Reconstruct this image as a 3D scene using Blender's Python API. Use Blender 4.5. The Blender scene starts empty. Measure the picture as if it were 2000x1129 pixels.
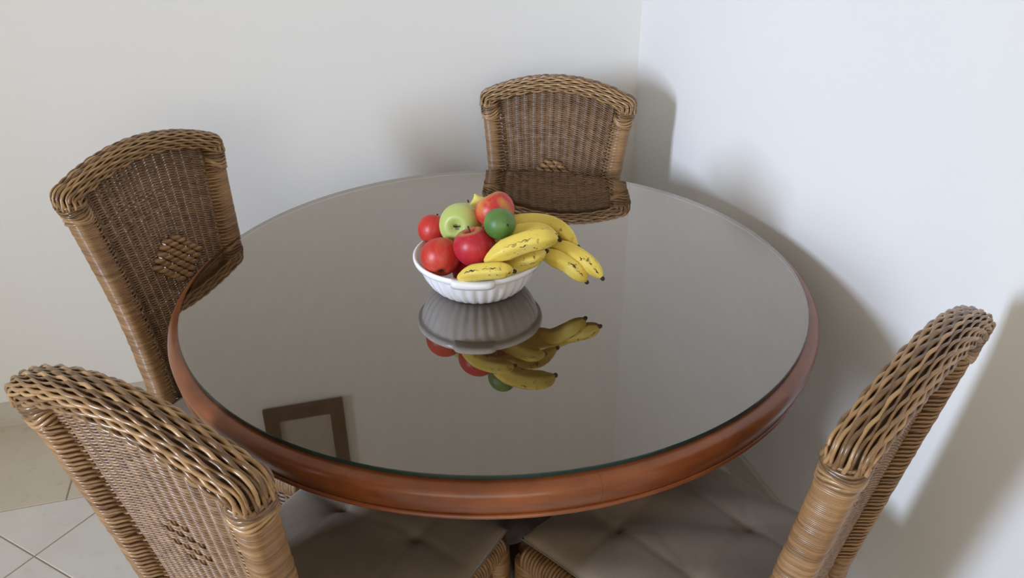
import bpy, bmesh, math, random
import numpy as np
from mathutils import Vector, Matrix

random.seed(4); rng = np.random.default_rng(4)
S = bpy.context.scene
COL = S.collection

# ------------------------------------------------------------------ camera
F_PX, PITCH, ROLL = 1593.19, 0.4962, -0.0101
CAM_Z = 1.5111
TABLE_Z = 0.76                     # top face of the glass
TC = (-0.0342, 1.4545)             # centre of the round table
GLASS_R = 0.60

def cam_basis():
    fwd = np.array([0, math.cos(PITCH), -math.sin(PITCH)]); right = np.array([1., 0, 0]); up = np.cross(right, fwd)
    r = math.cos(ROLL) * right + math.sin(ROLL) * up
    u = -math.sin(ROLL) * right + math.cos(ROLL) * up
    return r, u, fwd
CR, CU, CF = cam_basis()
cam_d = bpy.data.cameras.new('camera'); cam = bpy.data.objects.new('camera', cam_d); COL.objects.link(cam)
cam_d.sensor_width = 36.0; cam_d.sensor_fit = 'HORIZONTAL'; cam_d.lens = F_PX / 2000 * 36.0
cam_d.clip_start = 0.02
m = Matrix.Identity(4)
for i in range(3):
    m[i][0] = CR[i]; m[i][1] = CU[i]; m[i][2] = -CF[i]
m[2][3] = CAM_Z
cam.matrix_world = m
S.camera = cam

# room frame: corner of the two walls, e along the back wall, n out of it
TH = math.radians(15.5); CORNER = np.array([0.39, 2.50])
E1 = np.array([math.cos(TH), math.sin(TH)]); N1 = np.array([math.sin(TH), -math.cos(TH)])
def W(e, n, z=0.0):
    p = CORNER + e * E1 + n * N1
    return (float(p[0]), float(p[1]), float(z))
ROOM_L, ROOM_D, ROOM_H = 5.2, 5.2, 2.9

# ------------------------------------------------------------------ world, window light, added fill, exposure
wd = bpy.data.worlds.new('world'); S.world = wd; wd.use_nodes = True
wd.node_tree.nodes['Background'].inputs[0].default_value = (0.75, 0.85, 1.0, 1)
wd.node_tree.nodes['Background'].inputs[1].default_value = 1.0

def area(name, loc, direction, sx, sy, power, col, spread=180):
    d = bpy.data.lights.new(name, 'AREA'); d.shape = 'RECTANGLE'; d.size = sx; d.size_y = sy
    d.energy = power; d.color = col; d.spread = math.radians(spread)
    o = bpy.data.objects.new(name, d); COL.objects.link(o); o.location = loc
    o.rotation_euler = Vector(direction).to_track_quat('-Z', 'Y').to_euler()
    return o
P1, C1 = 18.2, (0.655, 0.775, 1.0)
P2, C2 = 42, (1.0, 0.84, 0.56)
AIM = math.radians(22.5)             # window beam aimed and narrowed to dim the back wall's left; no reveal built
WIN1 = dict(n=2.90, z=1.90, w=0.66, h=1.45)
FILL_OPENING = dict(e=-2.4, z=1.70, w=3.4, h=2.0)
area('daylight_narrow_window', W(-ROOM_L - 0.04, WIN1['n'], WIN1['z']), tuple(math.cos(AIM) * E1 - math.sin(AIM) * N1) + (-0.2,), WIN1['w'] - .08, WIN1['h'] - .08, P1, C1, 48)
area('added_fill_behind_camera', W(FILL_OPENING['e'], ROOM_D + 0.04, FILL_OPENING['z']), (-N1[0], -N1[1], 0.6), FILL_OPENING['w'] - .08, FILL_OPENING['h'] - .08, P2, C2)  # added ambient fill, unseen behind the camera, tilted up to bounce off the ceiling
S.view_settings.view_transform = 'Standard'; S.view_settings.look = 'None'
S.view_settings.gamma = 1.0; S.view_settings.use_curve_mapping = False
S.view_settings.exposure = 0.12
S.cycles.use_denoising = True
S.cycles.max_bounces = 10; S.cycles.diffuse_bounces = 6; S.cycles.transparent_max_bounces = 16
S.cycles.sample_clamp_indirect = 6.0

# ------------------------------------------------------------------ helpers
def tag(o, label=None, cat=None, group=None, kind=None):
    if label: o['label'] = label
    if cat: o['category'] = cat
    if group: o['group'] = group
    if kind: o['kind'] = kind
    return o
def empty(name, loc=(0, 0, 0), rz=0.0):
    o = bpy.data.objects.new(name, None); COL.objects.link(o); o.empty_display_size = 0.1
    o.location = loc; o.rotation_euler = (0, 0, rz); return o
def link(name, me, mat, parent=None, smooth=True):
    o = bpy.data.objects.new(name, me); COL.objects.link(o)
    if mat is not None and not me.materials: me.materials.append(mat)
    if parent is not None: o.parent = parent
    if smooth:
        me.polygons.foreach_set('use_smooth', [True] * len(me.polygons)); me.update()
    return o
class MB:
    def __init__(s): s.v = []; s.f = []; s.n = 0
    def add(s, v, f):
        v = np.asarray(v, float); s.v.append(v); s.f += [tuple(i + s.n for i in q) for q in f]; s.n += len(v)
    def mesh(s, name):
        me = bpy.data.meshes.new(name); me.from_pydata(np.concatenate(s.v).tolist(), [], s.f); me.validate(); me.update(); return me
    def build(s, name, mat, parent=None, smooth=True): return link(name, s.mesh(name), mat, parent, smooth)
    def box(s, x0, x1, y0, y1, z0, z1, M=None):
        v = np.array([(x, y, z) for z in (z0, z1) for y in (y0, y1) for x in (x0, x1)], float)
        if M is not None: v = np.array([M(*p) for p in v])
        s.add(v, [(0, 2, 3, 1), (4, 5, 7, 6), (0, 1, 5, 4), (2, 6, 7, 3), (0, 4, 6, 2), (1, 3, 7, 5)])
    def grid(s, P, close_u=False, close_v=False, cap=False):
        """P [nu, nv, 3]; u along, v around"""
        nu, nv = P.shape[:2]; f = []
        for i in range(nu if close_u else nu - 1):
            a = i * nv; b = ((i + 1) % nu) * nv
            for j in range(nv if close_v else nv - 1):
                k = (j + 1) % nv
                f.append((a + j, a + k, b + k, b + j))
        if cap:
            f.append(tuple(range(nv - 1, -1, -1))); f.append(tuple((nu - 1) * nv + j for j in range(nv)))
        s.add(P.reshape(-1, 3), f)
    def tube(s, pts, r, sides=5, cap=True, flat=None, closed=False):
        pts = np.asarray(pts, float); n = len(pts)
        r = np.full(n, r) if np.isscalar(r) else np.asarray(r)
        if closed: T = np.roll(pts, -1, 0) - np.roll(pts, 1, 0)
        else: T = np.gradient(pts, axis=0)
        T /= np.linalg.norm(T, axis=1)[:, None] + 1e-12
        ref = np.array([0, 0, 1.]) if abs(T[:, 2]).mean() < .8 else np.array([1., 0, 0])
        A = np.cross(T, ref); A /= np.linalg.norm(A, axis=1)[:, None] + 1e-12
        Bv = np.cross(A, T)
        ang = np.arange(sides) * 2 * math.pi / sides
        P = pts[:, None] + r[:, None, None] * (np.cos(ang)[None, :, None] * A[:, None] + np.sin(ang)[None, :, None] * Bv[:, None])
        s.grid(P, close_u=closed, close_v=True, cap=cap and not closed)
    def lathe(s, prof, seg=48, a0=0.0, a1=2 * math.pi, c=(0, 0)):
        prof = np.asarray(prof, float); full = abs(a1 - a0 - 2 * math.pi) < 1e-6
        ang = np.linspace(a0, a1, seg + (0 if full else 1), endpoint=not full)
        P = np.stack([np.stack([c[0] + prof[:, 0] * math.cos(a), c[1] + prof[:, 0] * math.sin(a), prof[:, 1]], 1) for a in ang])
        s.grid(P, close_u=full)
def ray_at(px, py, z):
    """point at height z that the photograph shows at pixel px, py"""
    d = CF * F_PX + CR * (px - 1000) + CU * (564.5 - py)
    t = (z - CAM_Z) / d[2]
    return np.array([d[0] * t, d[1] * t, z])
def sup(ang, a, b, p=3.0):
    c, q = np.cos(ang), np.sin(ang)
    return a * np.sign(c) * np.abs(c) ** (2 / p), b * np.sign(q) * np.abs(q) ** (2 / p)

# ------------------------------------------------------------------ materials
def srgb(r, g, b):
    f = lambda c: (c / 255 / 12.92) if c / 255 <= 0.04045 else ((c / 255 + 0.055) / 1.055) ** 2.4
    return (f(r), f(g), f(b), 1)
def new_mat(name, rough=0.5, col=(0.5, 0.5, 0.5, 1), coat=0.0, spec=0.5, coat_rough=0.1):
    m = bpy.data.materials.new(name); m.use_nodes = True
    b = m.node_tree.nodes['Principled BSDF']
    b.inputs['Base Color'].default_value = col; b.inputs['Roughness'].default_value = rough
    b.inputs['Coat Weight'].default_value = coat; b.inputs['Coat Roughness'].default_value = coat_rough
    b.inputs['Specular IOR Level'].default_value = spec
    return m, m.node_tree, b
def N(nt, t, **kw):
    n = nt.nodes.new(t)
    for k, v in kw.items():
        if k in n.inputs: n.inputs[k].default_value = v
        else: setattr(n, k, v)
    return n
def ramp(nt, fac, stops):
    n = nt.nodes.new('ShaderNodeValToRGB'); e = n.color_ramp.elements
    while len(e) < len(stops): e.new(0.5)
    for i, (p, c) in enumerate(stops): e[i].position = p; e[i].color = c
    nt.links.new(fac, n.inputs[0]); return n.outputs[0]
def coords(nt, scale=(1, 1, 1), rot=(0, 0, 0), space='Object'):
    t = nt.nodes.new('ShaderNodeTexCoord'); mp = nt.nodes.new('ShaderNodeMapping')
    mp.inputs['Scale'].default_value = scale; mp.inputs['Rotation'].default_value = rot
    nt.links.new(t.outputs[space], mp.inputs[0]); return mp.outputs[0]
def noise(nt, vec, scale=5.0, detail=3.0, rough=0.5):
    n = N(nt, 'ShaderNodeTexNoise', Scale=scale, Detail=detail, Roughness=rough); nt.links.new(vec, n.inputs['Vector']); return n.outputs['Fac']
def bump(nt, b, h, strength=0.2, dist=0.002):
    n = N(nt, 'ShaderNodeBump', Strength=strength, Distance=dist); nt.links.new(h, n.inputs['Height']); nt.links.new(n.outputs[0], b.inputs['Normal'])
def mixc(nt, fac, a, b, mode='MIX'):
    n = nt.nodes.new('ShaderNodeMix'); n.data_type = 'RGBA'; n.blend_type = mode
    for s_, v in ((0, fac), (6, a), (7, b)):
        if isinstance(v, (int, float, tuple)): n.inputs[s_].default_value = v
        else: nt.links.new(v, n.inputs[s_])
    return n.outputs[2]
MAT = {}
def paint(name, col):
    m, nt, b = new_mat(name, 0.6, spec=0.3)
    v = coords(nt); nz = noise(nt, v, 1.2, 3)
    c = ramp(nt, nz, [(0.3, tuple(x * 0.975 for x in col[:3]) + (1,)), (0.7, col)])
    nt.links.new(c, b.inputs['Base Color']); bump(nt, b, noise(nt, v, 60, 3), 0.05, 0.001)
    return m
MAT['wall'] = paint('wall_paint', (0.835, 0.825, 0.80, 1))
MAT['ceil'] = paint('ceiling_paint', (0.88, 0.87, 0.85, 1))
def stone(name, c0, c1, vein):
    m, nt, b = new_mat(name, 0.32, spec=0.4)
    v = coords(nt); n1 = noise(nt, v, 5, 5, 0.6); n2 = noise(nt, v, 28, 5, 0.6)
    base = ramp(nt, n1, [(0.3, c0), (0.7, c1)])
    vm = ramp(nt, n2, [(0.56, (0, 0, 0, 1)), (0.75, (1, 1, 1, 1))])
    nt.links.new(mixc(nt, vm, base, vein), b.inputs['Base Color']); return m
MAT['tile'] = stone('floor_tile', (0.68, 0.65, 0.61, 1), (0.75, 0.73, 0.695, 1), (0.64, 0.60, 0.54, 1))
MAT['tile2'] = stone('border_tile', (0.60, 0.53, 0.42, 1), (0.66, 0.60, 0.49, 1), (0.53, 0.46, 0.35, 1))
MAT['skirt'] = stone('skirting_tile', (0.55, 0.50, 0.42, 1), (0.60, 0.56, 0.48, 1), (0.50, 0.45, 0.37, 1))
MAT['grout'] = new_mat('grout', 0.9, srgb(186, 164, 146))[0]

def rattan(name, dark, mid, light, zstretch=None, island=True, rough=0.30, coat=0.25, nstr=1.0, imix=0.45):
    m, nt, b = new_mat(name, rough, coat=coat, coat_rough=0.18)
    if zstretch: v = coords(nt, zstretch)
    else: v = coords(nt, (60, 60, 60))
    nz = noise(nt, v, 1.0, 4, 0.6)
    f = nz
    if island:
        g = nt.nodes.new('ShaderNodeNewGeometry')
        mx = N(nt, 'ShaderNodeMath', operation='MULTIPLY_ADD'); mx.inputs[1].default_value = imix; mx.inputs[2].default_value = 0.0
        nt.links.new(g.outputs['Random Per Island'], mx.inputs[0])
        m2 = N(nt, 'ShaderNodeMath', operation='MULTIPLY_ADD'); m2.inputs[1].default_value = 1.0 - imix; nt.links.new(nz, m2.inputs[0]); nt.links.new(mx.outputs[0], m2.inputs[2])
        f = m2.outputs[0]
    c = ramp(nt, f, [(0.28, dark), (0.5, mid), (0.74, light)])
    nt.links.new(c, b.inputs['Base Color'])
    bump(nt, b, nz, 0.25 * nstr, 0.001)
    return m
MAT['rail'] = rattan('rattan_braid', (0.12, 0.062, 0.026, 1), (0.27, 0.150, 0.062, 1), (0.42, 0.255, 0.115, 1))
MAT['panel'] = rattan('rattan_weave', (0.13, 0.068, 0.034, 1), (0.23, 0.130, 0.066, 1), (0.33, 0.200, 0.108, 1), rough=0.38, coat=0.12, imix=0.2)
MAT['wrap'] = rattan('rattan_wrap', (0.13, 0.066, 0.028, 1), (0.27, 0.145, 0.060, 1), (0.40, 0.235, 0.105, 1), zstretch=(6, 6, 150), island=False, nstr=1.4, rough=0.36, coat=0.15)
MAT['core'] = new_mat('rattan_core', 0.7, (0.060, 0.030, 0.014, 1))[0]

def wood(name, a, b_, rough, coat, sc):
    m, nt, b = new_mat(name, rough, coat=coat, coat_rough=0.06)
    v = coords(nt, sc); nz = noise(nt, v, 1.0, 6, 0.62); n2 = noise(nt, coords(nt, (3, 3, 3)), 1.0, 3)
    c = ramp(nt, nz, [(0.3, a), (0.72, b_)])
    c2 = mixc(nt, ramp(nt, n2, [(0.35, (0.0, 0.0, 0.0, 1)), (0.7, (0.45, 0.45, 0.45, 1))]), c, tuple(x * 0.55 for x in a[:3]) + (1,))
    nt.links.new(c2, b.inputs['Base Color']); bump(nt, b, nz, 0.06, 0.001); return m
MAT['rim'] = wood('varnished_rim_wood', (0.145, 0.038, 0.009, 1), (0.275, 0.073, 0.016, 1), 0.36, 0.25, (14, 14, 60))
MAT['top'] = wood('dark_table_top', (0.155, 0.076, 0.034, 1), (0.215, 0.108, 0.050, 1), 0.45, 0.0, (60, 4, 4))
MAT['frame'] = wood('dark_frame_wood', (0.030, 0.012, 0.007, 1), (0.060, 0.024, 0.013, 1), 0.35, 0.3, (6, 6, 40))

# sheet glass: a clear reflecting face and a green edge
def glass_face(name, ior, tint, k=1.0):
    m = bpy.data.materials.new(name); m.use_nodes = True; nt = m.node_tree; nt.nodes.clear()
    out = nt.nodes.new('ShaderNodeOutputMaterial'); fr0 = N(nt, 'ShaderNodeFresnel', IOR=ior)
    # both faces of the sheet and the lacquer beneath reflect together: k F / (1 + (k - 1) F)
    mu = N(nt, 'ShaderNodeMath', operation='MULTIPLY'); mu.inputs[1].default_value = k; nt.links.new(fr0.outputs[0], mu.inputs[0])
    dn = N(nt, 'ShaderNodeMath', operation='MULTIPLY_ADD'); dn.inputs[1].default_value = k - 1; dn.inputs[2].default_value = 1.0; nt.links.new(fr0.outputs[0], dn.inputs[0])
    fr = N(nt, 'ShaderNodeMath', operation='DIVIDE'); nt.links.new(mu.outputs[0], fr.inputs[0]); nt.links.new(dn.outputs[0], fr.inputs[1])
    tr = nt.nodes.new('ShaderNodeBsdfTransparent'); tr.inputs[0].default_value = tint
    gl = nt.nodes.new('ShaderNodeBsdfGlossy'); gl.inputs['Roughness'].default_value = 0.022; gl.inputs[0].default_value = (0.975, 0.910, 0.825, 1)
    mx = nt.nodes.new('ShaderNodeMixShader')
    nt.links.new(fr.outputs[0], mx.inputs[0]); nt.links.new(tr.outputs[0], mx.inputs[1]); nt.links.new(gl.outputs[0], mx.inputs[2]); nt.links.new(mx.outputs[0], out.inputs[0])
    return m
MAT['glass'] = glass_face('sheet_glass', 1.52, (0.95, 0.985, 0.97, 1), 3.8)
MAT['glass_under'] = glass_face('sheet_glass_underside', 1.02, (0.97, 0.99, 0.98, 1))
MAT['glass_edge'] = new_mat('sheet_glass_edge', 0.12, (0.012, 0.035, 0.030, 1), spec=0.7)[0]

def fabric():
    m, nt, b = new_mat('taupe_suede', 0.85, spec=0.2)
    v = coords(nt); n1 = noise(nt, v, 9, 4, 0.6); n2 = noise(nt, v, 260, 2)
    c = ramp(nt, n1, [(0.3, (0.190, 0.145, 0.107, 1)), (0.7, (0.255, 0.198, 0.150, 1))])
    nt.links.new(c, b.inputs['Base Color']); b.inputs['Sheen Weight'].default_value = 0.25; b.inputs['Sheen Roughness'].default_value = 0.4
    bump(nt, b, n2, 0.15, 0.001); return m
MAT['fabric'] = fabric()
MAT['thread'] = new_mat('cushion_seam', 0.9, (0.07, 0.05, 0.038, 1))[0]
MAT['ceramic'] = new_mat('white_glazed_ceramic', 0.16, (0.90, 0.90, 0.92, 1), coat=0.3)[0]

# ------------------------------------------------------------------ room
def poly_wall(name, origin_fn, rect, hole, th, mat):
    """wall slab with one opening; origin_fn(s, d, z): s along the wall, d outward"""
    s0, s1, z0, z1 = rect; mb = MB()
    if hole is None: xs, zs = [s0, s1], [z0, z1]
    else: xs, zs = [s0, hole[0], hole[1], s1], [z0, hole[2], hole[3], z1]
    idx = {}; V = []
    def vid(i, j, k):
        if (i, j, k) not in idx: idx[(i, j, k)] = len(V); V.append(origin_fn(xs[i], k * th, zs[j]))
        return idx[(i, j, k)]
    Fc = []; nx, nz = len(xs) - 1, len(zs) - 1
    solid = lambda i, j: 0 <= i < nx and 0 <= j < nz and not (hole is not None and i == 1 and j == 1)
    for i in range(nx):
        for j in range(nz):
            if not solid(i, j): continue
            Fc.append((vid(i, j, 0), vid(i + 1, j, 0), vid(i + 1, j + 1, 0), vid(i, j + 1, 0)))
            Fc.append((vid(i, j, 1), vid(i, j + 1, 1), vid(i + 1, j + 1, 1), vid(i + 1, j, 1)))
            if not solid(i - 1, j): Fc.append((vid(i, j, 0), vid(i, j + 1, 0), vid(i, j + 1, 1), vid(i, j, 1)))
            if not solid(i + 1, j): Fc.append((vid(i + 1, j, 0), vid(i + 1, j, 1), vid(i + 1, j + 1, 1), vid(i + 1, j + 1, 0)))
            if not solid(i, j - 1): Fc.append((vid(i, j, 0), vid(i, j, 1), vid(i + 1, j, 1), vid(i + 1, j, 0)))
            if not solid(i, j + 1): Fc.append((vid(i, j + 1, 0), vid(i + 1, j + 1, 0), vid(i + 1, j + 1, 1), vid(i, j + 1, 1)))
    mb.add(V, Fc); o = mb.build(name, mat, smooth=False)
    bm = bmesh.new(); bm.from_mesh(o.data); bmesh.ops.recalc_face_normals(bm, faces=bm.faces); bm.to_mesh(o.data); bm.free()
    return tag(o, kind='structure')
TK = 0.12
poly_wall('wall_back', lambda s, d, z: W(s, -d, z), (-ROOM_L - TK, TK, 0, ROOM_H), None, TK, MAT['wall'])
poly_wall('wall_right', lambda s, d, z: W(d, s, z), (0, ROOM_D + TK, 0, ROOM_H), None, TK, MAT['wall'])
w1 = WIN1; w2 = FILL_OPENING
poly_wall('wall_left', lambda s, d, z: W(-ROOM_L - d, s, z), (0, ROOM_D + TK, 0, ROOM_H), (w1['n'] - w1['w'] / 2, w1['n'] + w1['w'] / 2, w1['z'] - w1['h'] / 2, w1['z'] + w1['h'] / 2), TK, MAT['wall'])
poly_wall('wall_front', lambda s, d, z: W(s, ROOM_D + d, z), (-ROOM_L, 0, 0, ROOM_H), (w2['e'] - w2['w'] / 2, w2['e'] + w2['w'] / 2, w2['z'] - w2['h'] / 2, w2['z'] + w2['h'] / 2), TK, MAT['wall'])
mb = MB(); mb.box(-ROOM_L - TK, TK, -TK, ROOM_D + TK, ROOM_H, ROOM_H + 0.1, W); tag(mb.build('ceiling', MAT['ceil'], smooth=False), kind='structure')
mb = MB(); mb.box(-ROOM_L - TK, TK, -TK, ROOM_D + TK, -0.1, -0.003, W); floor = tag(mb.build('floor', MAT['grout'], smooth=False), kind='structure')
# skirting tiles along the back and right walls
BBH = 0.078
mb = MB(); mb.box(-ROOM_L, 0, 0.0005, 0.012, 0, BBH, W); tag(mb.build('baseboard_back', MAT['skirt'], smooth=False), kind='structure')
mb = MB(); mb.box(-0.012, -0.0005, 0.012, ROOM_D, 0, BBH, W); tag(mb.build('baseboard_right', MAT['skirt'], smooth=False), kind='structure')

# floor tiles: straight border, diagonal field
def clip(poly, a, b, c):          # keep a*x+b*y<=c
    out = []
    for i in range(len(poly)):
        p, q = poly[i], poly[(i + 1) % len(poly)]; dp, dq = a * p[0] + b * p[1] - c, a * q[0] + b * q[1] - c
        if dp <= 0: out.append(p)
        if dp * dq < 0: t = dp / (dp - dq); out.append((p[0] + t * (q[0] - p[0]), p[1] + t * (q[1] - p[1])))
    return out
def add_tile(poly, mat):
    if len(poly) < 3: return
    A = 0.5 * abs(sum(poly[i][0] * poly[(i + 1) % len(poly)][1] - poly[(i + 1) % len(poly)][0] * poly[i][1] for i in range(len(poly))))
    if A < 0.0015: return
    cx = sum(p[0] for p in poly) / len(poly); cy = sum(p[1] for p in poly) / len(poly)
    n = len(poly); dz = random.uniform(-0.0003, 0.0003)
    inner = []
    for (x, y) in poly:
        d = math.hypot(x - cx, y - cy); k = 1 - 0.0022 / d; inner.append((cx + (x - cx) * k, cy + (y - cy) * k))
    V = [W(x, y, -0.003) for x, y in poly] + [W(x, y, -0.0012 + dz) for x, y in poly] + [W(x, y, 0.0 + dz) for x, y in inner]
    V = [(x, y, z) for x, y, z in V]
    f = [tuple(range(2 * n, 3 * n))]
    for i in range(n):
        j = (i + 1) % n; f += [(i, j, n + j, n + i), (n + i, n + j, 2 * n + j, 2 * n + i)]
    b = MB(); b.add(V, f); o = b.build('tile', mat, floor, smooth=False)
    bm = bmesh.new(); bm.from_mesh(o.data); bmesh.ops.recalc_face_normals(bm, faces=bm.faces); bm.to_mesh(o.data); bm.free()
TS = 0.405; G = 0.0018
x0, x1, y0, y1 = -ROOM_L + 0.32, -TS, TS, ROOM_D - 0.4
def strip(ax, lo, hi, c0, c1, phase):
    k = math.floor((lo - phase) / TS)
    while phase + k * TS < hi:
        a, b = max(lo, phase + k * TS), min(hi, phase + (k + 1) * TS); k += 1
        if b - a < 0.02: continue
        r = [(a + G, c0 + G), (b - G, c0 + G), (b - G, c1 - G), (a + G, c1 - G)]
        add_tile(r if ax == 0 else [(q, p) for p, q in r], MAT['tile2'])
strip(0, -ROOM_L, 0, 0.0, TS, -1.75)
strip(1, TS, ROOM_D, x1, 0.0, TS)
strip(1, TS, ROOM_D, -ROOM_L, x0, TS)
strip(0, x0, x1, y1, ROOM_D, -1.75)
D2 = TS * math.sqrt(2)
for i in range(-14, 14):
    for j in range(-14, 14):
        # joints on e+n = -1.19 + i*D2 and e-n = -2.385 + j*D2
        def pt(u, v): return ((u + v) / 2, (u - v) / 2)
        g = G * math.sqrt(2)
        u0, u1 = -1.19 + i * D2 + g, -1.19 + (i + 1) * D2 - g; v0, v1 = -2.385 + j * D2 + g, -2.385 + (j + 1) * D2 - g
        poly = [pt(u0, v0), pt(u1, v0), pt(u1, v1), pt(u0, v1)]
        for a, b, c in ((-1, 0, -(x0 + G)), (1, 0, x1 - G), (0, -1, -(y0 + G)), (0, 1, y1 - G)):
            if poly: poly = clip(poly, a, b, c)
        if poly: add_tile(poly, MAT['tile'])

# window frames in the left window and the added fill opening behind the camera
def window(name, fn, w, h, bars):
    root = tag(empty(name), kind='structure')
    def bar(nm, a0, a1, b0, b1):
        b = MB(); b.box(a0, a1, 0.02, 0.07, b0, b1, fn); b.build(nm, MAT['ceil'], root, smooth=False)
    t = 0.035
    bar('frame_rail', -w / 2, w / 2, -h / 2, -h / 2 + t); bar('frame_rail', -w / 2, w / 2, h / 2 - t, h / 2)
    bar('frame_stile', -w / 2, -w / 2 + t, -h / 2 + t, h / 2 - t); bar('frame_stile', w / 2 - t, w / 2, -h / 2 + t, h / 2 - t)
    for k in bars: bar('frame_stile', k - t / 2, k + t / 2, -h / 2 + t, h / 2 - t)
window('window_1', lambda a, d, b: W(-ROOM_L - 0.045 - d, w1['n'] + a, w1['z'] + b), w1['w'], w1['h'], [])
window('added_fill_opening', lambda a, d, b: W(w2['e'] + a, ROOM_D + 0.045 + d, w2['z'] + b), w2['w'], w2['h'], [0])

# picture frame on the back wall (seen mirrored in the table glass)
pf = empty('picture_frame', W(-1.128, 0.0, 1.62), TH)
tag(pf, 'dark brown wooden picture frame on the back wall, mirrored in the table glass', 'picture frame')
PW, PH, PT = 0.258, 0.33, 0.046
def pbar(nm, a0, a1, b0, b1):
    b = MB(); b.box(a0, a1, -0.022, -0.001, b0, b1); b.build(nm, MAT['frame'], pf, smooth=False)
pbar('frame_rail', -PW / 2, PW / 2, 0, PT); pbar('frame_rail', -PW / 2, PW / 2, PH - PT, PH)
pbar('frame_stile', -PW / 2, -PW / 2 + PT, PT, PH - PT); pbar('frame_stile', PW / 2 - PT, PW / 2, PT, PH - PT)
b = MB(); b.box(-PW / 2 + PT, PW / 2 - PT, -0.010, -0.001, PT, PH - PT); b.build('picture_sheet', paint('picture_paper', (0.42, 0.38, 0.33, 1)), pf, smooth=False)

# ------------------------------------------------------------------ table
tb = empty('round_dining_table', (TC[0], TC[1], 0))
tag(tb, 'round dark wooden pedestal dining table with a varnished reddish rim', 'table')
GT = 0.008; TZ = TABLE_Z - GT - 0.0006
b = MB(); b.lathe([(0.0, TZ - 0.03), (0.596, TZ - 0.03), (0.596, TZ - 0.0008), (0.594, TZ), (0.0, TZ)], 128); b.build('tabletop', MAT['top'], tb, smooth=False)
# rim: eight curved boards joined end to end
rim_prof = [(0.5965, TZ - 0.054), (0.5965, TZ - 0.0005), (0.604, TZ - 0.0005), (0.611, TZ - 0.002), (0.6165, TZ - 0.0055), (0.6205, TZ - 0.011), (0.6222, TZ - 0.018),
            (0.6215, TZ - 0.026), (0.6190, TZ - 0.034), (0.6165, TZ - 0.0405), (0.6150, TZ - 0.0465), (0.6130, TZ - 0.0480), (0.6130, TZ - 0.0488), (0.5965, TZ - 0.054)]
off = math.radians(-75.5)
for k in range(8):
    a0 = off + k * math.pi / 4 + 0.0002; a1 = off + (k + 1) * math.pi / 4 - 0.0002
    b = MB(); ang = np.linspace(a0, a1, 25); pr = np.array(rim_prof[:-1])
    P = np.stack([np.stack([pr[:, 0] * math.cos(t), pr[:, 0] * math.sin(t), pr[:, 1]], 1) for t in ang])
    b.grid(P, close_v=True, cap=True); o = b.build('rim_board', MAT['rim'], tb); o.data.set_sharp_from_angle(angle=math.radians(50))
b = MB(); th = np.linspace(0, 2 * math.pi, 12, endpoint=False)
b.lathe([(0.6135 + 0.0042 * math.cos(t), TZ - 0.0525 + 0.0042 * math.sin(t)) for t in list(th) + [0]], 128); b.build('rim_bead', MAT['rim'], tb)
b = MB(); b.lathe([(0.0, TZ - 0.031), (0.30, TZ - 0.031), (0.30, TZ - 0.10), (0.27, TZ - 0.11), (0.0, TZ - 0.11)], 64); b.build('apron', MAT['frame'], tb, smooth=False)
prof = [(0.0, TZ - 0.11), (0.13, TZ - 0.11), (0.125, TZ - 0.14), (0.085, TZ - 0.17), (0.07, 0.50), (0.085, 0.40), (0.105, 0.30), (0.11, 0.22), (0.09, 0.16), (0.11, 0.13), (0.12, 0.10), (0.12, 0.07), (0.0, 0.07)]
b = MB(); b.lathe(prof, 48); b.build('pedestal', MAT['frame'], tb)
for k in range(4):
    a = math.radians(20 + 90 * k); b = MB(); P = []
    for t in np.linspace(0, 1, 14):
        r = 0.08 + 0.27 * t; zt = 0.13 - 0.085 * t ** 1.3; zb = 0.085 - 0.085 * min(1, t * 1.4) ** 0.8 if t < 0.75 else 0.0
        w_ = 0.034 - 0.006 * t; zt = max(zt, zb + 0.02)
        ring = [(-w_, zb), (w_, zb), (w_, zt - 0.008), (w_ - 0.008, zt), (-w_ + 0.008, zt), (-w_, zt - 0.008)]
        P.append([(r * math.cos(a) - y * math.sin(a), r * math.sin(a) + y * math.cos(a), z) for y, z in ring])
    b.grid(np.array(P), close_v=True, cap=True); b.build('foot', MAT['frame'], tb)

# sheet of glass lying on the table
b = MB(); seg = 160
prof = [(0.0, TABLE_Z - GT), (GLASS_R - 0.001, TABLE_Z - GT), (GLASS_R, TABLE_Z - GT + 0.001), (GLASS_R, TABLE_Z - 0.001), (GLASS_R - 0.001, TABLE_Z)]
ang = np.linspace(0, 2 * math.pi, seg, endpoint=False)
V = [(GLASS_R * 0 + r * math.cos(t), r * math.sin(t), z) for (r, z) in prof[1:] for t in ang]
Fc = [tuple(range(seg - 1, -1, -1)), tuple(3 * seg + i for i in range(seg))]; mi = [1, 0]
for k in range(3):
    for i in range(seg): j = (i + 1) % seg; Fc.append((k * seg + i, k * seg + j, (k + 1) * seg + j, (k + 1) * seg + i)); mi.append(2)
b.add(V, Fc); me = b.mesh('glass_sheet')
for mm in ('glass', 'glass_under', 'glass_edge'): me.materials.append(MAT[mm])
me.polygons.foreach_set('material_index', mi)
gl = link('glass_sheet', me, None, None, smooth=False); gl.location = (TC[0], TC[1], 0)
tag(gl, 'clear round sheet of glass with dark green edge covering the table', 'glass top')

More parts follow.
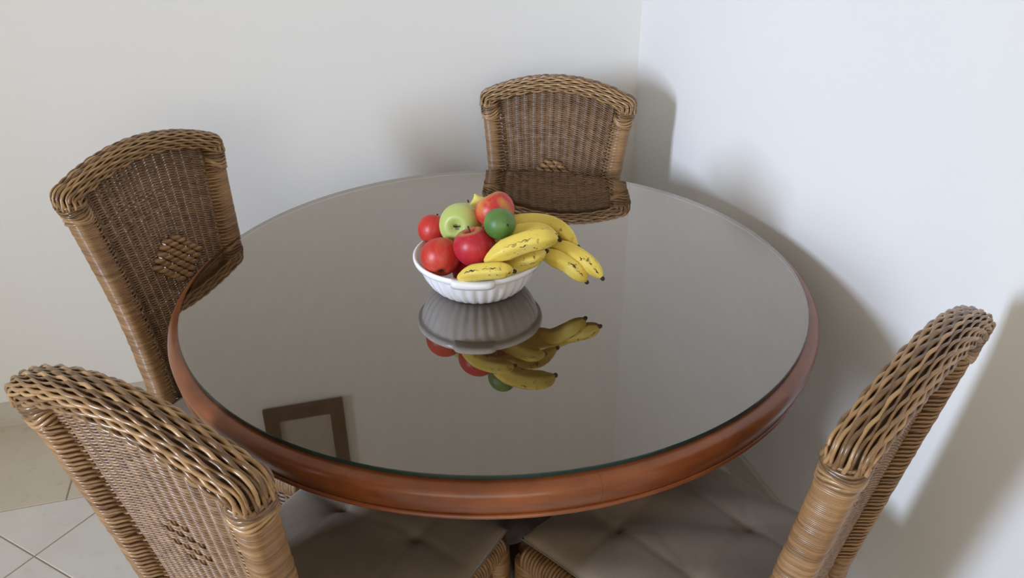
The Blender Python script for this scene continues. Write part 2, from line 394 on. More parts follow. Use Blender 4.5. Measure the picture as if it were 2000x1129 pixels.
# ------------------------------------------------------------------ wicker chair (local: x right, y front, z up)
Z_TAB = np.array([0.0, 0.20, 0.40, 0.49, 0.57, 0.65, 0.70, 0.755, 0.84, 0.93])
X_TAB = np.array([0.182, 0.176, 0.168, 0.1655, 0.1635, 0.165, 0.168, 0.1735, 0.184, 0.1965])
_zz = np.linspace(0, 0.95, 400); _xx = np.interp(_zz, Z_TAB, X_TAB)
_k = np.ones(31) / 31; _xx = np.convolve(np.pad(_xx, 15, mode='edge'), _k, 'valid')
def x_out(z): return np.interp(z, _zz, _xx)
def y_back(z):
    z = np.asarray(z, float)
    up = -0.25 + 0.18 * (0.94 - z)
    lo = -0.162 - 0.05 * ((0.45 - z) / 0.45) ** 1.5
    return np.where(z >= 0.45, up, np.where(z < 0.45, -0.1618 - 0.055 * (np.clip(0.45 - z, 0, 1) / 0.45) ** 1.4, lo))
PA, PB = 0.0200, 0.0235            # half sizes of a wrapped post
def x_in(z): return x_out(z) - 2 * PA - 0.010
ZSEAT = 0.43
K_CH, DZ_CH = 1.061, 0.0922         # final size of the chair and how far it is let down, so its feet stand on the floor
Z_LEG = DZ_CH / K_CH
chair_parts = []
def wrapped(mb, C, A, Bv, a, b_, pitch, amp, sides=24, p=2.8):
    """tube wrapped in cane: C [n,3] centre line sampled finely, scalloped along its length"""
    L = np.concatenate([[0], np.cumsum(np.linalg.norm(np.diff(C, axis=0), axis=1))])
    nn = int(L[-1] / pitch) * 4
    t = np.linspace(0, L[-1], nn + 1)
    jitter = 0.35 * np.interp(t, np.linspace(0, L[-1], 60), rng.normal(size=60))
    Ci = np.stack([np.interp(t, L, C[:, i]) for i in range(3)], 1)
    sc = amp * (np.abs(np.sin(math.pi * t / pitch + jitter)) ** 0.7 - 0.5) + 0.0004 * np.interp(t, np.linspace(0, L[-1], nn // 10), rng.normal(size=nn // 10))
    an = np.arange(sides) * 2 * math.pi / sides; cx, cy = sup(an, 1, 1, p)
    P = Ci[:, None] + ((a + sc)[:, None, None] * cx[None, :, None]) * A + ((b_ + sc)[:, None, None] * cy[None, :, None]) * Bv
    mb.grid(P, close_v=True, cap=True)

def build_chair():
    root = empty('wicker_chair')
    X = np.array([1., 0, 0]); Y = np.array([0, 1., 0]); Zv = np.array([0, 0, 1.])
    # posts: rear legs running up into the back
    for s in (-1, 1):
        z = np.linspace(Z_LEG, 0.930, 300)
        C = np.stack([s * (x_out(z) - PA), y_back(z), z], 1)
        mb = MB(); wrapped(mb, C, X, Y, PA, PB, 0.0031, 0.0013)
        mb.build('back_post', MAT['wrap'], root)
    # collar of cane round each post head
    for s in (-1, 1):
        mb = MB()
        for k in range(7):
            z = 0.892 + k * 0.0056; an = np.linspace(0, 2 * math.pi, 40, endpoint=False)
            cx, cy = sup(an, PA + 0.0014 + 0.0004 * k, PB + 0.0008, 2.8)
            zz = z + 0.003 * np.sin(2 * an + k) + (0.010 * np.clip(-s * np.cos(an), 0, 1))
            mb.tube(np.stack([s * (x_out(z) - PA) + cx, y_back(z) + cy, zz], 1), 0.0029, 6, closed=True)
        tag(mb.build('collar_wrap', MAT['rail'], root), kind='stuff')
    # arched top rail: core and lengthwise strands woven over and under
    xs = np.linspace(-0.178, 0.178, 96); arch = lambda x: 0.9330 + 0.0505 * (1 - (x / 0.20) ** 2)
    mid = np.stack([xs, arch(xs)], 1)
    def bend(side):
        sl = math.atan2(-2 * 0.0505 * 0.178 / 0.04, 1); R = 0.005; out = []
        x, z, a = 0.178, float(arch(0.178)), sl
        for _ in range(12):
            da = -(math.pi / 2 + sl + 0.05) / 12; ds = R * abs(da)
            x += ds * math.cos(a + da / 2); z += ds * math.sin(a + da / 2); a += da; out.append((x, z))
        for _ in range(3):
            x += 0.005 * math.cos(a); z += 0.005 * math.sin(a); out.append((x, z))
        o = np.array(out); return o if side > 0 else np.stack([-o[::-1, 0], o[::-1, 1]], 1)
    path = np.concatenate([bend(-1), mid, bend(1)])
    L = np.concatenate([[0], np.cumsum(np.linalg.norm(np.diff(path, axis=0), axis=1))])
    def frame_at(t):
        p = np.stack([np.interp(t, L, path[:, i]) for i in range(2)], 1)
        e = 0.004
        q1 = np.stack([np.interp(np.clip(t + e, 0, L[-1]), L, path[:, i]) for i in range(2)], 1); q0 = np.stack([np.interp(np.clip(t - e, 0, L[-1]), L, path[:, i]) for i in range(2)], 1)
        T = q1 - q0; T /= np.linalg.norm(T, axis=1)[:, None]
        Nn = np.stack([-T[:, 1], T[:, 0]], 1)
        c = np.stack([p[:, 0], -0.25 + 0.18 * (0.94 - p[:, 1]), p[:, 1]], 1)
        return c, np.stack([Nn[:, 0], 0 * T[:, 0], Nn[:, 1]], 1)
    HY, HZ = 0.0240, 0.0190
    tt = np.linspace(0, L[-1], 120); c, nv = frame_at(tt); an = np.linspace(0, 2 * math.pi, 28, endpoint=False); sy, sz = sup(an, HY - 0.0045, HZ - 0.0045, 3.0)
    mb = MB(); mb.grid(c[:, None] + sz[None, :, None] * nv[:, None] + sy[None, :, None] * Y, close_v=True, cap=True)
    rail = mb.build('top_rail', MAT['core'], root)
    # strands spaced evenly along the outline from front bottom over the top to back bottom
    fa = np.linspace(-0.75, math.pi + 0.75, 600); py, pz = sup(fa, HY, HZ, 3.0)
    al = np.concatenate([[0], np.cumsum(np.hypot(np.diff(py), np.diff(pz)))]); NS = 19
    nt_ = 200; t = np.linspace(0, L[-1], nt_); c, nv = frame_at(t); PIT = 0.0215
    mb = MB()
    for k in range(NS):
        u = (k + 0.5) / NS * al[-1]
        ph = math.pi * t / PIT + math.pi * k + rng.normal() * 0.12
        uu = np.clip(u + 0.0011 * np.sin(ph), 0, al[-1])
        yy = np.interp(uu, al, py); zz = np.interp(uu, al, pz)
        ny = np.interp(uu + 0.001, al, pz) - np.interp(uu - 0.001, al, pz); nz_ = -(np.interp(uu + 0.001, al, py) - np.interp(uu - 0.001, al, py))
        ln = np.hypot(ny, nz_) + 1e-9; ny, nz_ = ny / ln, nz_ / ln
        off_ = 0.0018 * np.cos(ph) - 0.0003 + 0.0003 * rng.normal()
        P = c + (zz + nz_ * off_)[:, None] * nv + np.outer(yy + ny * off_, Y)
        mb.tube(P, 0.0028 * (1 + 0.1 * rng.normal()), 6)
    tag(mb.build('rail_strands', MAT['rail'], rail), kind='stuff')
    # woven panel
    NSTK = 12
    def zrow(v, s): return 0.455 + v * ((0.9715 - 0.0277 * s ** 2) - 0.455)
    for j in range(NSTK):
        s = -1 + 2 * (j + 1) / (NSTK + 1); v = np.linspace(0, 1, 30); z = zrow(v, s)
        mb = MB(); mb.tube(np.stack([s * x_in(z) * 1.0, y_back(z), z], 1), 0.0026, 5); mb.build('stake', MAT['panel'], root)
    NR = 98; nq = (NSTK + 1) * 4 + 1
    q = np.linspace(0, NSTK + 1, nq); s = -1 + 2 * q / (NSTK + 1)
    mb = MB(); VC = 0.565                                  # motif centre
    for r in range(NR):
        v = (r + 0.5) / NR
        for tw in (-1, 1):                                 # two strands twist round every stake
            z = zrow(v, s) + tw * 0.0013 * np.sin(math.pi * q) + 0.0002 * rng.normal()
            y = y_back(z) + tw * 0.0040 * np.cos(math.pi * q)
            P = np.stack([s * (x_in(z) + 0.003), y, z], 1)
            band = None; dz = (v - VC) * 0.50
            for kb in (-1.5, -0.5, 0.5, 1.5):
                if abs(dz - kb * 0.022) < 0.0050: band = kb
            if band is None: mb.tube(P, 0.0020, 5)
            else:
                half = 2.1 if abs(band) < 1 else 1.1; mid_ = (NSTK + 1) / 2
                gone = np.abs(q - mid_) < half
                i0 = np.argmax(gone); i1 = nq - np.argmax(gone[::-1])
                mb.tube(P[:i0 + 1], 0.0020, 5); mb.tube(P[i1 - 1:], 0.0020, 5)
    pan = tag(mb.build('woven_panel', MAT['panel'], root), kind='stuff')
    # raised diamond of thick cane on the front of the panel
    mb = MB()
    for r in range(-4, 5):
        nb = 6 - abs(r)
        for k in range(nb):
            cx = (k - (nb - 1) / 2) * 0.0215; zc = float(zrow(VC, 0.0)) + r * 0.0105
            w_ = np.linspace(-1, 1, 9)
            P = np.stack([cx + w_ * 0.0115, y_back(zc) + 0.0045 + 0.0065 * (1 - w_ ** 2), zc + 0.005 * w_], 1)
            mb.tube(P, 0.0064 * (1 - 0.25 * w_ ** 2), 7)
    tag(mb.build('diamond_motif', MAT['wrap'], root), kind='stuff')
    # strands that tie the panel edge to the posts, front and rear
    mb = MB()
    for sd in (-1, 1):
        for fr in (-1, 1):
            for z in np.arange(0.50, 0.900, 0.0078):
                z = z + 0.0008 * rng.normal(); xi = float(x_in(z)); yb = float(y_back(z))
                P = [(sd * (xi - 0.004), yb + fr * 0.003, z), (sd * (xi + 0.004), yb + fr * 0.011, z), (sd * (xi + 0.010), yb + fr * 0.019, z + 0.0005),
                     (sd * (xi + 0.017), yb + fr * (PB - 0.0006), z + 0.001), (sd * (xi + 0.029), yb + fr * (PB - 0.0003), z + 0.0012)]
                mb.tube(P, [0.0020, 0.0022, 0.0022, 0.0019, 0.0008], 5)
    tag(mb.build('tie_strands', MAT['wrap'], root), kind='stuff')
    # seat: wrapped rails, skirt weave, legs
    SX, YF, YB = 0.178, 0.232, -0.150
    def rail_between(nm, a, b_):
        a = np.array(a); b_ = np.array(b_); T = (b_ - a) / np.linalg.norm(b_ - a); A = np.cross(T, Zv)
        mb = MB(); t = np.linspace(0, 1, 60)[:, None]; wrapped(mb, a + (b_ - a) * t, A, Zv, 0.021, 0.023, 0.0068, 0.0034, 16, 2.3)
        mb.build(nm, MAT['wrap2'], root)
    rail_between('seat_rail', (-SX, YB, ZSEAT), (-SX, YF, ZSEAT)); rail_between('seat_rail', (SX, YB, ZSEAT), (SX, YF, ZSEAT))
    rail_between('seat_rail', (-SX, YF, ZSEAT), (SX, YF, ZSEAT)); rail_between('seat_rail', (-SX + .02, YB, ZSEAT), (SX - .02, YB, ZSEAT))
    mb = MB(); mb.box(-SX, SX, YB, YF, ZSEAT - 0.012, ZSEAT + 0.010); mb.build('seat_deck', MAT['core'], root, smooth=False)
    def skirt(a, b_):
        a = np.array(a); b_ = np.array(b_); n_ = int(np.linalg.norm(b_ - a) / 0.006); T = (b_ - a) / np.linalg.norm(b_ - a); A = np.cross(T, Zv)
        t = np.linspace(0, 1, n_)[:, None]; mb = MB()
        for r in range(22):
            z = ZSEAT - 0.026 - r * 0.0052
            P = a + (b_ - a) * t + A * (0.003 * np.cos(math.pi * np.arange(n_) / 4 + math.pi * r))[:, None]; P[:, 2] = z
            mb.tube(P, 0.0027, 5)
        tag(mb.build('seat_skirt', MAT['panel'], root), kind='stuff')
    skirt((-SX, YB, 0), (-SX, YF, 0)); skirt((SX, YB, 0), (SX, YF, 0)); skirt((-SX, YF, 0), (SX, YF, 0)); skirt((-SX + .02, YB, 0), (SX - .02, YB, 0))
    for sd in (-1, 1):
        z = np.linspace(Z_LEG, ZSEAT - 0.01, 80); mb = MB()
        wrapped(mb, np.stack([sd * (SX + 0 * z), YF + 0 * z, z], 1), X, Y, 0.021, 0.021, 0.0060, 0.0028, 16, 2.2); mb.build('front_leg', MAT['wrap'], root)
    return root
MAT['wrap2'] = rattan('rattan_seat_wrap', (0.10, 0.050, 0.022, 1), (0.22, 0.115, 0.048, 1), (0.33, 0.185, 0.08, 1), zstretch=(40, 40, 40), island=False, rough=0.5, coat=0.05)

def copy_tree(o, parent=None):
    c = o.copy(); COL.objects.link(c); c.parent = parent
    for ch in list(o.children): copy_tree(ch, c)
    return c
proto = build_chair()
TCH = Matrix.Translation((0, 0, -DZ_CH)) @ Matrix.Scale(K_CH, 4)
for ch in proto.children_recursive: ch.data.transform(TCH)
# middle of the top rail (before scaling), facing direction (degrees)
CH = [('far', (0.120, 2.057), -103.8, 'wicker dining chair at the far side of the table, nearest the room corner'),
      ('left', (-0.7495, 1.587), -28.0, 'wicker dining chair at the left of the table, a raised diamond on its back'),
      ('near_left', (-0.4275, 0.7250), 59.8, 'wicker dining chair in the left foreground, seen from behind its back'),
      ('near_right', (0.490, 0.812), 135.2, 'wicker dining chair in the right foreground, back seen edge-on against the bright wall')]
chairs = {}
for i, (k, mpt, az, lab) in enumerate(CH):
    o = proto if i == 0 else copy_tree(proto)
    a = math.radians(az); fx, fy = math.cos(a), math.sin(a)
    o.location = (K_CH * (mpt[0] + 0.25 * fx), K_CH * (mpt[1] + 0.25 * fy), 0); o.rotation_euler = (0, 0, a - math.pi / 2)
    tag(o, lab, 'chair', 'wicker chairs round the table'); chairs[k] = o

# seat cushions: tufted pads
def cushion_mesh(seed):
    r = np.random.default_rng(seed); n = 61
    u = np.linspace(-1, 1, n); U, Vv = np.meshgrid(u, u, indexing='ij')
    hx, hy = 0.193 * K_CH, 0.200 * K_CH
    edge = np.clip((1 - np.abs(U) ** 7) * (1 - np.abs(Vv) ** 7), 0, 1) ** 0.45
    h = 0.026 * edge
    puff = 0.010 * (1 - U ** 2) * (1 - Vv ** 2)
    dim = 0; cre = 0
    for tx in (-0.42, 0.42):
        for ty in (-0.40, 0.42):
            d = np.hypot(U - tx, Vv - ty); dim = dim + 0.0045 * np.exp(-(d / 0.10) ** 2) + 0.004 * np.exp(-(d / 0.28) ** 2)
            for kk in range(7):
                a = r.uniform(0, 2 * math.pi); dx, dy = math.cos(a), math.sin(a)
                al = (U - tx) * dx + (Vv - ty) * dy; pe = -(U - tx) * dy + (Vv - ty) * dx
                cre = cre + 0.0022 * np.exp(-(pe / 0.035) ** 2) * np.exp(-np.clip(al, 0, 9) / 0.25) * (al > 0)
    for c0 in (-0.42, 0.42):
        cre = cre + 0.0035 * np.exp(-((U - c0) / 0.03) ** 2) * 0.6 + 0.0035 * np.exp(-((Vv - c0) / 0.03) ** 2) * 0.6
    wr = sum(0.0012 * np.sin(r.uniform(4, 12) * U + r.uniform(4, 12) * Vv + r.uniform(0, 6)) for _ in range(4))
    top = 0.010 + h + (puff - dim - cre + wr) * edge
    rx = hx * (U + 0.015 * np.sin(3 * Vv)) * (1 - 0.06 * (Vv > 2)); ry = hy * (Vv + 0.012 * np.sin(4 * U))
    T = np.stack([rx, ry, top], 2); Bt = np.stack([rx * 0.985, ry * 0.985, -0.0 + 0.010 * (1 - edge)], 2)
    mb = MB(); nn = n * n; f = []
    idx = lambda i, j: i * n + j
    for i in range(n - 1):
        for j in range(n - 1):
            f.append((idx(i, j), idx(i + 1, j), idx(i + 1, j + 1), idx(i, j + 1))); f.append((nn + idx(i, j), nn + idx(i, j + 1), nn + idx(i + 1, j + 1), nn + idx(i + 1, j)))
    bd = [idx(i, 0) for i in range(n)] + [idx(n - 1, j) for j in range(1, n)] + [idx(i, n - 1) for i in range(n - 2, -1, -1)] + [idx(0, j) for j in range(n - 2, 0, -1)]
    for a, c in zip(bd, bd[1:] + bd[:1]): f.append((a, nn + a, nn + c, c))
    mb.add(np.concatenate([T.reshape(-1, 3), Bt.reshape(-1, 3)]), f)
    pipe = T.reshape(-1, 3)[bd] * [1.0, 1.0, 1.0]
    return mb, pipe
for i, (k, lab) in enumerate([('left', 'taupe tufted cushion on the seat of the left wicker chair'),
                              ('near_left', 'taupe tufted cushion on the foreground chair seen from behind'),
                              ('near_right', 'taupe tufted cushion on the right foreground chair by the bright wall')]):
    c = empty('seat_cushion'); ch_ = chairs[k]
    mb, pipe = cushion_mesh(20 + i); mb.build('pad', MAT['fabric'], c)
    p2 = MB(); p2.tube(pipe, 0.0014, 6, closed=True); p2.build('piping', MAT['fabric'], c)
    c.location = ch_.matrix_basis @ Vector((0.012 if k == 'near_right' else 0.0, 0.043 * K_CH, (ZSEAT + 0.0235) * K_CH - DZ_CH)); c.rotation_euler = ch_.rotation_euler
    tag(c, lab, 'cushion', 'seat cushions')

# ------------------------------------------------------------------ fruit bowl
BC = (-0.064, 1.402); BZ = TABLE_Z + 0.0003
bowl = empty('fruit_bowl', (BC[0], BC[1], BZ))
tag(bowl, 'white fluted ceramic bowl with a tab handle, heaped with fruit', 'bowl')
seg = 160; ang = np.linspace(0, 2 * math.pi, seg, endpoint=False); NF = 34
rows = []
def ring(r, z, fl): rr = r * (1 + fl * (np.abs(np.cos(NF / 2 * ang)) - 0.6)); return np.stack([rr * np.cos(ang), rr * np.sin(ang), np.full(seg, z)], 1)
for r, z, fl in [(0.0005, 0.003, 0), (0.060, 0.003, 0), (0.063, 0.0, 0), (0.070, 0.0, .01), (0.076, 0.002, .03), (0.086, 0.009, .045), (0.096, 0.020, .045), (0.104, 0.033, .04), (0.1095, 0.046, .035), (0.1130, 0.056, .02),
                 (0.1145, 0.0595, 0), (0.119, 0.061, 0), (0.1225, 0.063, 0), (0.1240, 0.068, 0), (0.1238, 0.0725, 0), (0.1215, 0.0745, 0), (0.1180, 0.0735, 0), (0.1150, 0.068, 0), (0.108, 0.052, 0), (0.099, 0.036, 0), (0.087, 0.020, 0), (0.072, 0.009, 0), (0.05, 0.006, 0), (0.0005, 0.006, 0)]:
    rows.append(ring(r, z, fl))
b = MB(); b.grid(np.array(rows), close_v=True); b.build('bowl_body', MAT['ceramic'], bowl)
for a in (math.radians(-93), math.radians(87)):
    b = MB(); P = []
    for t in np.linspace(-1, 1, 25):
        al = a + t * 0.335; wv = 0.010 * (1 - abs(t) ** 8)
        o_ = 0.1235 + wv
        ringp = [(0.112, 0.0615), (0.116, 0.0745), (o_ - 0.003, 0.0745), (o_, 0.0715), (o_ + .0005, 0.0660), (o_ - 0.002, 0.0600), (0.114, 0.0575)]
        P.append([(r * math.cos(al), r * math.sin(al), z) for r, z in ringp])
    b.grid(np.array(P), close_v=True, cap=True); b.build('tab_handle', MAT['ceramic'], bowl)

def apple_mat(name, base, patch, streak, top=(0.55, 0.42, 0.10, 1), p0=0.52, p1=0.68, axis_lo=0.45, axis_hi=0.95):
    m, nt, b = new_mat(name, 0.40, spec=0.4)
    v = coords(nt); n1 = noise(nt, coords(nt, (22, 22, 10)), 1.0, 4); n2 = noise(nt, coords(nt, (160, 160, 22)), 1.0, 3)
    c = mixc(nt, ramp(nt, n1, [(p0, (0, 0, 0, 1)), (p1, (1, 1, 1, 1))]), base, patch)
    c = mixc(nt, ramp(nt, n2, [(0.5, (0, 0, 0, 1)), (0.75, (0.6, 0.6, 0.6, 1))]), c, streak)
    sp = nt.nodes.new('ShaderNodeSeparateXYZ'); nt.links.new(v, sp.inputs[0])
    mr = N(nt, 'ShaderNodeMapRange'); mr.inputs[1].default_value = 0.036 * axis_lo; mr.inputs[2].default_value = 0.036 * axis_hi; nt.links.new(sp.outputs[2], mr.inputs[0])
    c = mixc(nt, mr.outputs[0], c, top)
    fl = nt.nodes.new('ShaderNodeVectorMath'); fl.operation = 'MULTIPLY'; fl.inputs[1].default_value = (1, 1, 0); nt.links.new(v, fl.inputs[0])
    ln = nt.nodes.new('ShaderNodeVectorMath'); ln.operation = 'LENGTH'; nt.links.new(fl.outputs[0], ln.inputs[0])
    an_ = noise(nt, coords(nt, (260, 260, 20)), 1.0, 3)
    ad = N(nt, 'ShaderNodeMath', operation='MULTIPLY_ADD'); ad.inputs[1].default_value = 0.016; nt.links.new(an_, ad.inputs[0]); nt.links.new(ln.outputs['Value'], ad.inputs[2])
    ru = N(nt, 'ShaderNodeMapRange'); ru.inputs[1].default_value = 0.0115; ru.inputs[2].default_value = 0.0165; ru.inputs[3].default_value = 0.85; ru.inputs[4].default_value = 0.0; nt.links.new(ad.outputs[0], ru.inputs[0])
    c = mixc(nt, ru.outputs[0], c, (0.075, 0.060, 0.018, 1))
    nt.links.new(c, b.inputs['Base Color']); return m
RED = (0.50, 0.030, 0.022, 1); RED2 = (0.42, 0.016, 0.028, 1)
MAT['apple_a'] = apple_mat('red_apple_skin', RED, (0.56, 0.10, 0.04, 1), (0.58, 0.08, 0.05, 1), axis_lo=0.75, axis_hi=1.05)
MAT['apple_b'] = apple_mat('crimson_apple_skin', RED2, (0.50, 0.03, 0.03, 1), (0.52, 0.05, 0.05, 1), axis_lo=0.80, axis_hi=1.0)
MAT['apple_c'] = apple_mat('red_yellow_apple_skin', (0.52, 0.035, 0.03, 1), (0.62, 0.30, 0.06, 1), (0.60, 0.12, 0.05, 1), axis_lo=0.6, axis_hi=1.1, p0=0.50, p1=0.66)
MAT['apple_g'] = apple_mat('green_apple_skin', (0.47, 0.52, 0.16, 1), (0.58, 0.58, 0.20, 1), (0.54, 0.57, 0.22, 1), top=(0.40, 0.48, 0.13, 1))
MAT['apple_y'] = apple_mat('blushed_apple_skin', (0.58, 0.42, 0.12, 1), (0.58, 0.20, 0.07, 1), (0.60, 0.45, 0.16, 1), top=(0.55, 0.45, 0.15, 1))
MAT['stem'] = new_mat('fruit_stem', 0.8, (0.05, 0.030, 0.014, 1))[0]
MAT['lime'] = None
m_, nt, bb = new_mat('lime_skin', 0.45); v = coords(nt); c = ramp(nt, noise(nt, v, 30, 3), [(0.35, (0.060, 0.150, 0.028, 1)), (0.7, (0.125, 0.225, 0.045, 1))]); nt.links.new(c, bb.inputs['Base Color']); bump(nt, bb, noise(nt, v, 420, 2), 0.25, 0.001); MAT['lime'] = m_
m_, nt, bb = new_mat('lemon_skin', 0.38); v = coords(nt); c = ramp(nt, noise(nt, v, 25, 3), [(0.35, (0.72, 0.58, 0.10, 1)), (0.7, (0.80, 0.68, 0.20, 1))]); nt.links.new(c, bb.inputs['Base Color']); bump(nt, bb, noise(nt, v, 420, 2), 0.25, 0.001); MAT['lemon'] = m_

def orient(o, d, roll=0.0):
    o.rotation_euler = (Vector(d).to_track_quat('Z', 'Y') @ Matrix.Rotation(roll, 3, 'Z').to_quaternion()).to_euler()
def apple(pos, r, axis, mat, label, group=None, seed=0, stem=True, calyx=True):
    root = empty('apple', pos); orient(root, axis, seed)
    ph = np.linspace(0, math.pi, 36); rs = np.random.default_rng(seed)
    rho = r * (np.sin(ph) ** 0.9) * (1 + 0.06 * np.cos(ph)); z = r * 0.93 * np.cos(ph)
    z -= r * 0.30 * np.exp(-(np.sin(ph) / 0.26) ** 2) * (ph < math.pi / 2) ; z += r * 0.20 * np.exp(-(np.sin(ph) / 0.22) ** 2) * (ph > math.pi / 2)
    n = 40; an = np.linspace(0, 2 * math.pi, n, endpoint=False); wob = 1 + 0.018 * np.cos(5 * an + 1)[None] * (np.clip(-np.cos(ph), 0, 1))[:, None] + 0.012 * np.cos(2 * an + rs.uniform(0, 6))[None]
    P = np.stack([rho[:, None] * wob * np.cos(an), rho[:, None] * wob * np.sin(an), np.repeat(z[:, None], n, 1)], 2)
    b = MB(); b.grid(P, close_v=True); b.build('apple_flesh', mat, root)
    if stem:
        t = np.linspace(0, 1, 7); b = MB(); b.tube(np.stack([0.004 * t ** 2, 0 * t, r * 0.60 + t * r * 0.42], 1), 0.0012 + 0.0006 * t ** 3, 6); b.build('stem', MAT['stem'], root)
    if calyx:
        b = MB()
        for k in range(6):
            a = k * math.pi / 3; t = np.linspace(0, 1, 4)
            b.tube(np.stack([np.cos(a) * (0.001 + 0.005 * t), np.sin(a) * (0.001 + 0.005 * t), -r * (0.73 + 0.06 * t)], 1), 0.0011 * (1 - 0.6 * t), 4)
        b.build('calyx', MAT['stem'], root)
    tag(root, label, 'apple', group); return root
def at(px, py, h): return ray_at(px, py, TABLE_Z + h)
VIEW = np.array([0, -0.86, 0.5])
apple(at(847, 449, 0.100), 0.0315, (0.3, 0.6, 0.7), MAT['apple_a'], 'red apple at the left of the bowl, half behind the green one', seed=1)
apple(at(900, 438, 0.128), 0.0405, (-0.22, -0.93, 0.22), MAT['apple_g'], 'large pale green apple with its stem hollow turned to the viewer', seed=2)
apple(at(861, 502, 0.088), 0.0370, (-0.1, 0.80, 0.55), MAT['apple_a'], 'orange-red apple low at the front left of the bowl', seed=3, stem=False)
apple(at(927, 482, 0.118), 0.0385, (-0.25, 0.12, 0.95), MAT['apple_b'], 'crimson apple at the front with yellow round its stem hollow', seed=4)
apple(at(967, 411, 0.160), 0.0363, (-0.45, 0.35, 0.80), MAT['apple_c'], 'red apple with yellow streaks on top of the pile behind the lime', seed=5)
apple(at(914, 428, 0.105), 0.0370, (0.1, 0.5, 0.9), MAT['apple_y'], 'yellow apple with a red blush, mostly hidden behind the green apple', seed=6, calyx=False)
apple((BC[0] - 0.013, BC[1] - 0.026, TABLE_Z + 0.0445), 0.0360, (0.2, 0.5, 0.8), MAT['apple_b'], 'added dark red apple at the bottom of the bowl, filling the dark gap under the front apples', seed=9, calyx=False)  # added to support the pile and fill the gap that reads dark
apple(at(966, 468, 0.098), 0.0330, (0.1, 0.3, 0.9), MAT['apple_y'], 'pale yellow apple buried under the lime', seed=7, calyx=False)
# citrus
def citrus(name, pos, r, el, axis, mat, label, cat, nip):
    root = empty(name, pos); orient(root, axis); ph = np.linspace(0, math.pi, 30); n = 32; an = np.linspace(0, 2 * math.pi, n, endpoint=False)
    z = r * el * np.cos(ph) + nip * r * (np.exp(-(np.sin(ph) / 0.22) ** 2) * np.sign(np.cos(ph))); rho = r * np.sin(ph)
    P = np.stack([rho[:, None] * np.cos(an), rho[:, None] * np.sin(an), np.repeat(z[:, None], n, 1)], 2)
    b = MB(); b.grid(P, close_v=True); b.build('rind', mat, root)
    b = MB(); b.lathe([(0.0001, r * (el + nip) + 0.001), (0.0022, r * (el + nip) + 0.0006), (0.0026, r * (el + nip) - 0.001), (0.0002, r * (el + nip) - 0.002)], 10); b.build('stem_scar', MAT['stem'] if cat == 'lime' else MAT['lemon'], root)
    tag(root, label, cat); return root
citrus('lime', at(976, 437, 0.164), 0.0282, 1.08, (0.42, -0.82, 0.28), MAT['lime'], 'green lime lying on the bananas in front of the top apple', 'lime', 0.07)
citrus('lemon', at(941, 412, 0.132), 0.0232, 1.25, (-0.35, 0.1, 0.95), MAT['lemon'], 'pale yellow lemon tip sticking up between the green and the top apple', 'lemon', 0.28)

# bananas
def banana_mat():
    m, nt, b = new_mat('banana_skin', 0.48, spec=0.35)
    v = coords(nt); g = noise(nt, v, 14, 4)
    c = ramp(nt, g, [(0.3, (0.66, 0.50, 0.085, 1)), (0.55, (0.75, 0.57, 0.10, 1)), (0.75, (0.80, 0.67, 0.20, 1))])
    sp = ramp(nt, noise(nt, v, 75, 4, 0.6), [(0.585, (0, 0, 0, 1)), (0.64, (1, 1, 1, 1))])
    big = ramp(nt, noise(nt, coords(nt, (16, 16, 16)), 1.0, 2), [(0.50, (0, 0, 0, 1)), (0.60, (0.9, 0.9, 0.9, 1))])
    fac = mixc(nt, 1.0, sp, big, 'MULTIPLY')
    c = mixc(nt, sp, c, (0.16, 0.075, 0.018, 1)) if False else mixc(nt, fac, c, (0.06, 0.028, 0.010, 1))
    fine = ramp(nt, noise(nt, v, 240, 2), [(0.66, (0, 0, 0, 1)), (0.72, (0.55, 0.55, 0.55, 1))])
    c = mixc(nt, fine, c, (0.28, 0.17, 0.03, 1))
    nt.links.new(c, b.inputs['Base Color']); return m
MAT['banana'] = banana_mat(); MAT['banana_tip'] = new_mat('banana_tip', 0.8, (0.028, 0.018, 0.010, 1))[0]
MAT['bruise'] = new_mat('banana_bruise', 0.7, (0.05, 0.022, 0.010, 1))[0]
def spline(P, n):
    P = np.asarray(P, float); m_ = len(P); Q = np.concatenate([[2 * P[0] - P[1]], P, [2 * P[-1] - P[-2]]]); out = []
    for i in range(m_ - 1):
        p0, p1, p2, p3 = Q[i:i + 4]
        for t in np.linspace(0, 1, n, endpoint=(i == m_ - 2)):
            out.append(0.5 * ((2 * p1) + (-p0 + p2) * t + (2 * p0 - 5 * p1 + 4 * p2 - p3) * t * t + (-p0 + 3 * p1 - 3 * p2 + p3) * t ** 3))
    return np.array(out)
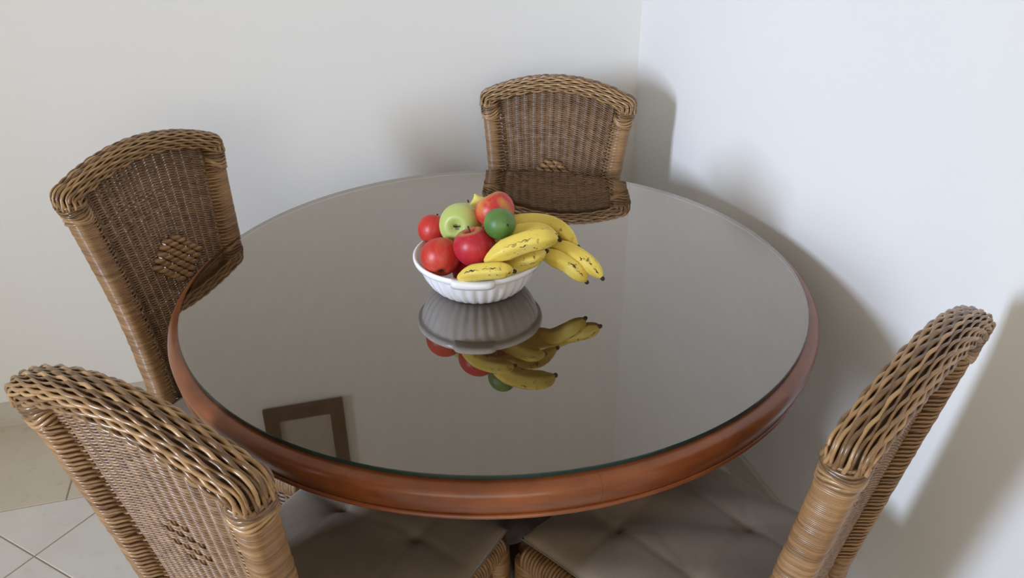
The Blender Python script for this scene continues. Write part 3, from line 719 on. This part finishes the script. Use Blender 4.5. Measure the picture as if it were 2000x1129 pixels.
def banana(pts, r, label, tip_end=True, stem_len=0.0, bruise=None):
    """pts: (px, py, height over the glass) along the middle; the tip is the last point"""
    C3 = np.array([at(*p) for p in pts]); base = C3.mean(0); C = spline(C3 - base, 14); n = len(C)
    t = np.linspace(0, 1, n); rad = r * np.clip(np.minimum((t + 0.02) / 0.30, 1), 0, 1) ** 0.50 * np.sin(np.clip((1.0 - t + 0.010) / 0.40, 0, 1) * math.pi / 2) ** 0.62
    rad = np.maximum(rad, r * 0.20)
    T = np.gradient(C, axis=0); T /= np.linalg.norm(T, axis=1)[:, None]; A = np.cross(T, [0, 0, 1.]); A /= np.linalg.norm(A, axis=1)[:, None]; Bv = np.cross(A, T)
    sd = 25; an = np.arange(sd) * 2 * math.pi / sd; prof = 1 + 0.075 * np.cos(5 * (an - 0.3))
    P = C[:, None] + (rad[:, None] * (prof * np.cos(an))[None])[:, :, None] * A[:, None] + (rad[:, None] * (prof * np.sin(an))[None])[:, :, None] * Bv[:, None]
    root = empty('banana', tuple(base)); b = MB(); b.grid(P, close_v=True, cap=True); b.build('peel', MAT['banana'], root)
    e = C[-1]; d = T[-1]
    b = MB(); b.tube(np.array([e - d * 0.002, e + d * 0.001, e + d * 0.004, e + d * 0.0055]), np.array([0.25, 0.27, 0.23, 0.12]) * r, 9); b.build('tip', MAT['banana_tip'], root)
    if bruise:
        for (t0, t1, aa, wd_) in bruise:
            i0, i1 = int(t0 * (n - 1)), int(t1 * (n - 1)); pp = []
            for i in range(i0, i1 + 1):
                a_ = aa + 0.08 * math.sin(i * 1.7); q = rad[i] * (1 + 0.075 * math.cos(5 * (a_ - 0.3)))
                pp.append(C[i] + (q - 0.0004) * (math.cos(a_) * A[i] + math.sin(a_) * Bv[i]))
            k = np.linspace(-1, 1, len(pp)); b = MB(); b.tube(np.array(pp), wd_ * (1 - 0.8 * np.abs(k)) * (0.8 + 0.3 * np.sin(7 * k)), 6); b.build('bruise', MAT['bruise'], root)
    tag(root, label, 'banana', 'bananas in the bowl'); return root
banana([(960, 452, 0.125), (1010, 437, 0.135), (1060, 436, 0.130), (1100, 452, 0.118), (1128, 482, 0.095)], 0.0172, 'uppermost banana at the back of the bunch, arching over to the right')
banana([(965, 470, 0.128), (1010, 456, 0.140), (1055, 453, 0.138), (1092, 468, 0.118)], 0.0165, 'banana squeezed between the uppermost banana and the thick front one')
banana([(948, 512, 0.105), (985, 489, 0.130), (1030, 472, 0.146), (1068, 465, 0.150), (1089, 465, 0.146)], 0.0190, 'thick banana in the middle with its dark tip pointing right', bruise=[(0.25, 0.68, 0.62, 0.0009), (0.42, 0.52, 0.15, 0.0014), (0.86, 0.95, 1.1, 0.0016)])
banana([(965, 530, 0.072), (1000, 518, 0.088), (1038, 505, 0.102), (1066, 491, 0.110)], 0.0158, 'banana below the thick one, dark tip at the bowl rim', bruise=[(0.5, 0.85, -0.1, 0.0009)])
banana([(895, 543, 0.076), (923, 533, 0.091), (955, 529, 0.099), (985, 528, 0.101), (1003, 530, 0.099)], 0.0150, 'short banana lying along the front rim with a long dark bruise', bruise=[(0.18, 0.40, 0.62, 0.0020), (0.42, 0.72, 0.72, 0.0013)])
banana([(1050, 492, 0.085), (1080, 502, 0.086), (1110, 517, 0.072), (1132, 535, 0.055), (1145, 550, 0.040)], 0.0160, 'banana hanging over the right rim, the lower of the two', bruise=[(0.50, 0.64, 0.75, 0.0022), (0.62, 0.86, 0.55, 0.0013)])
banana([(1070, 478, 0.098), (1100, 485, 0.096), (1135, 503, 0.082), (1160, 524, 0.066), (1176, 543, 0.052)], 0.0158, 'spotted banana hanging over the right rim, reaching farthest right', bruise=[(0.50, 0.56, 0.5, 0.0020), (0.66, 0.72, 0.7, 0.0022), (0.78, 0.93, 0.7, 0.0018)])
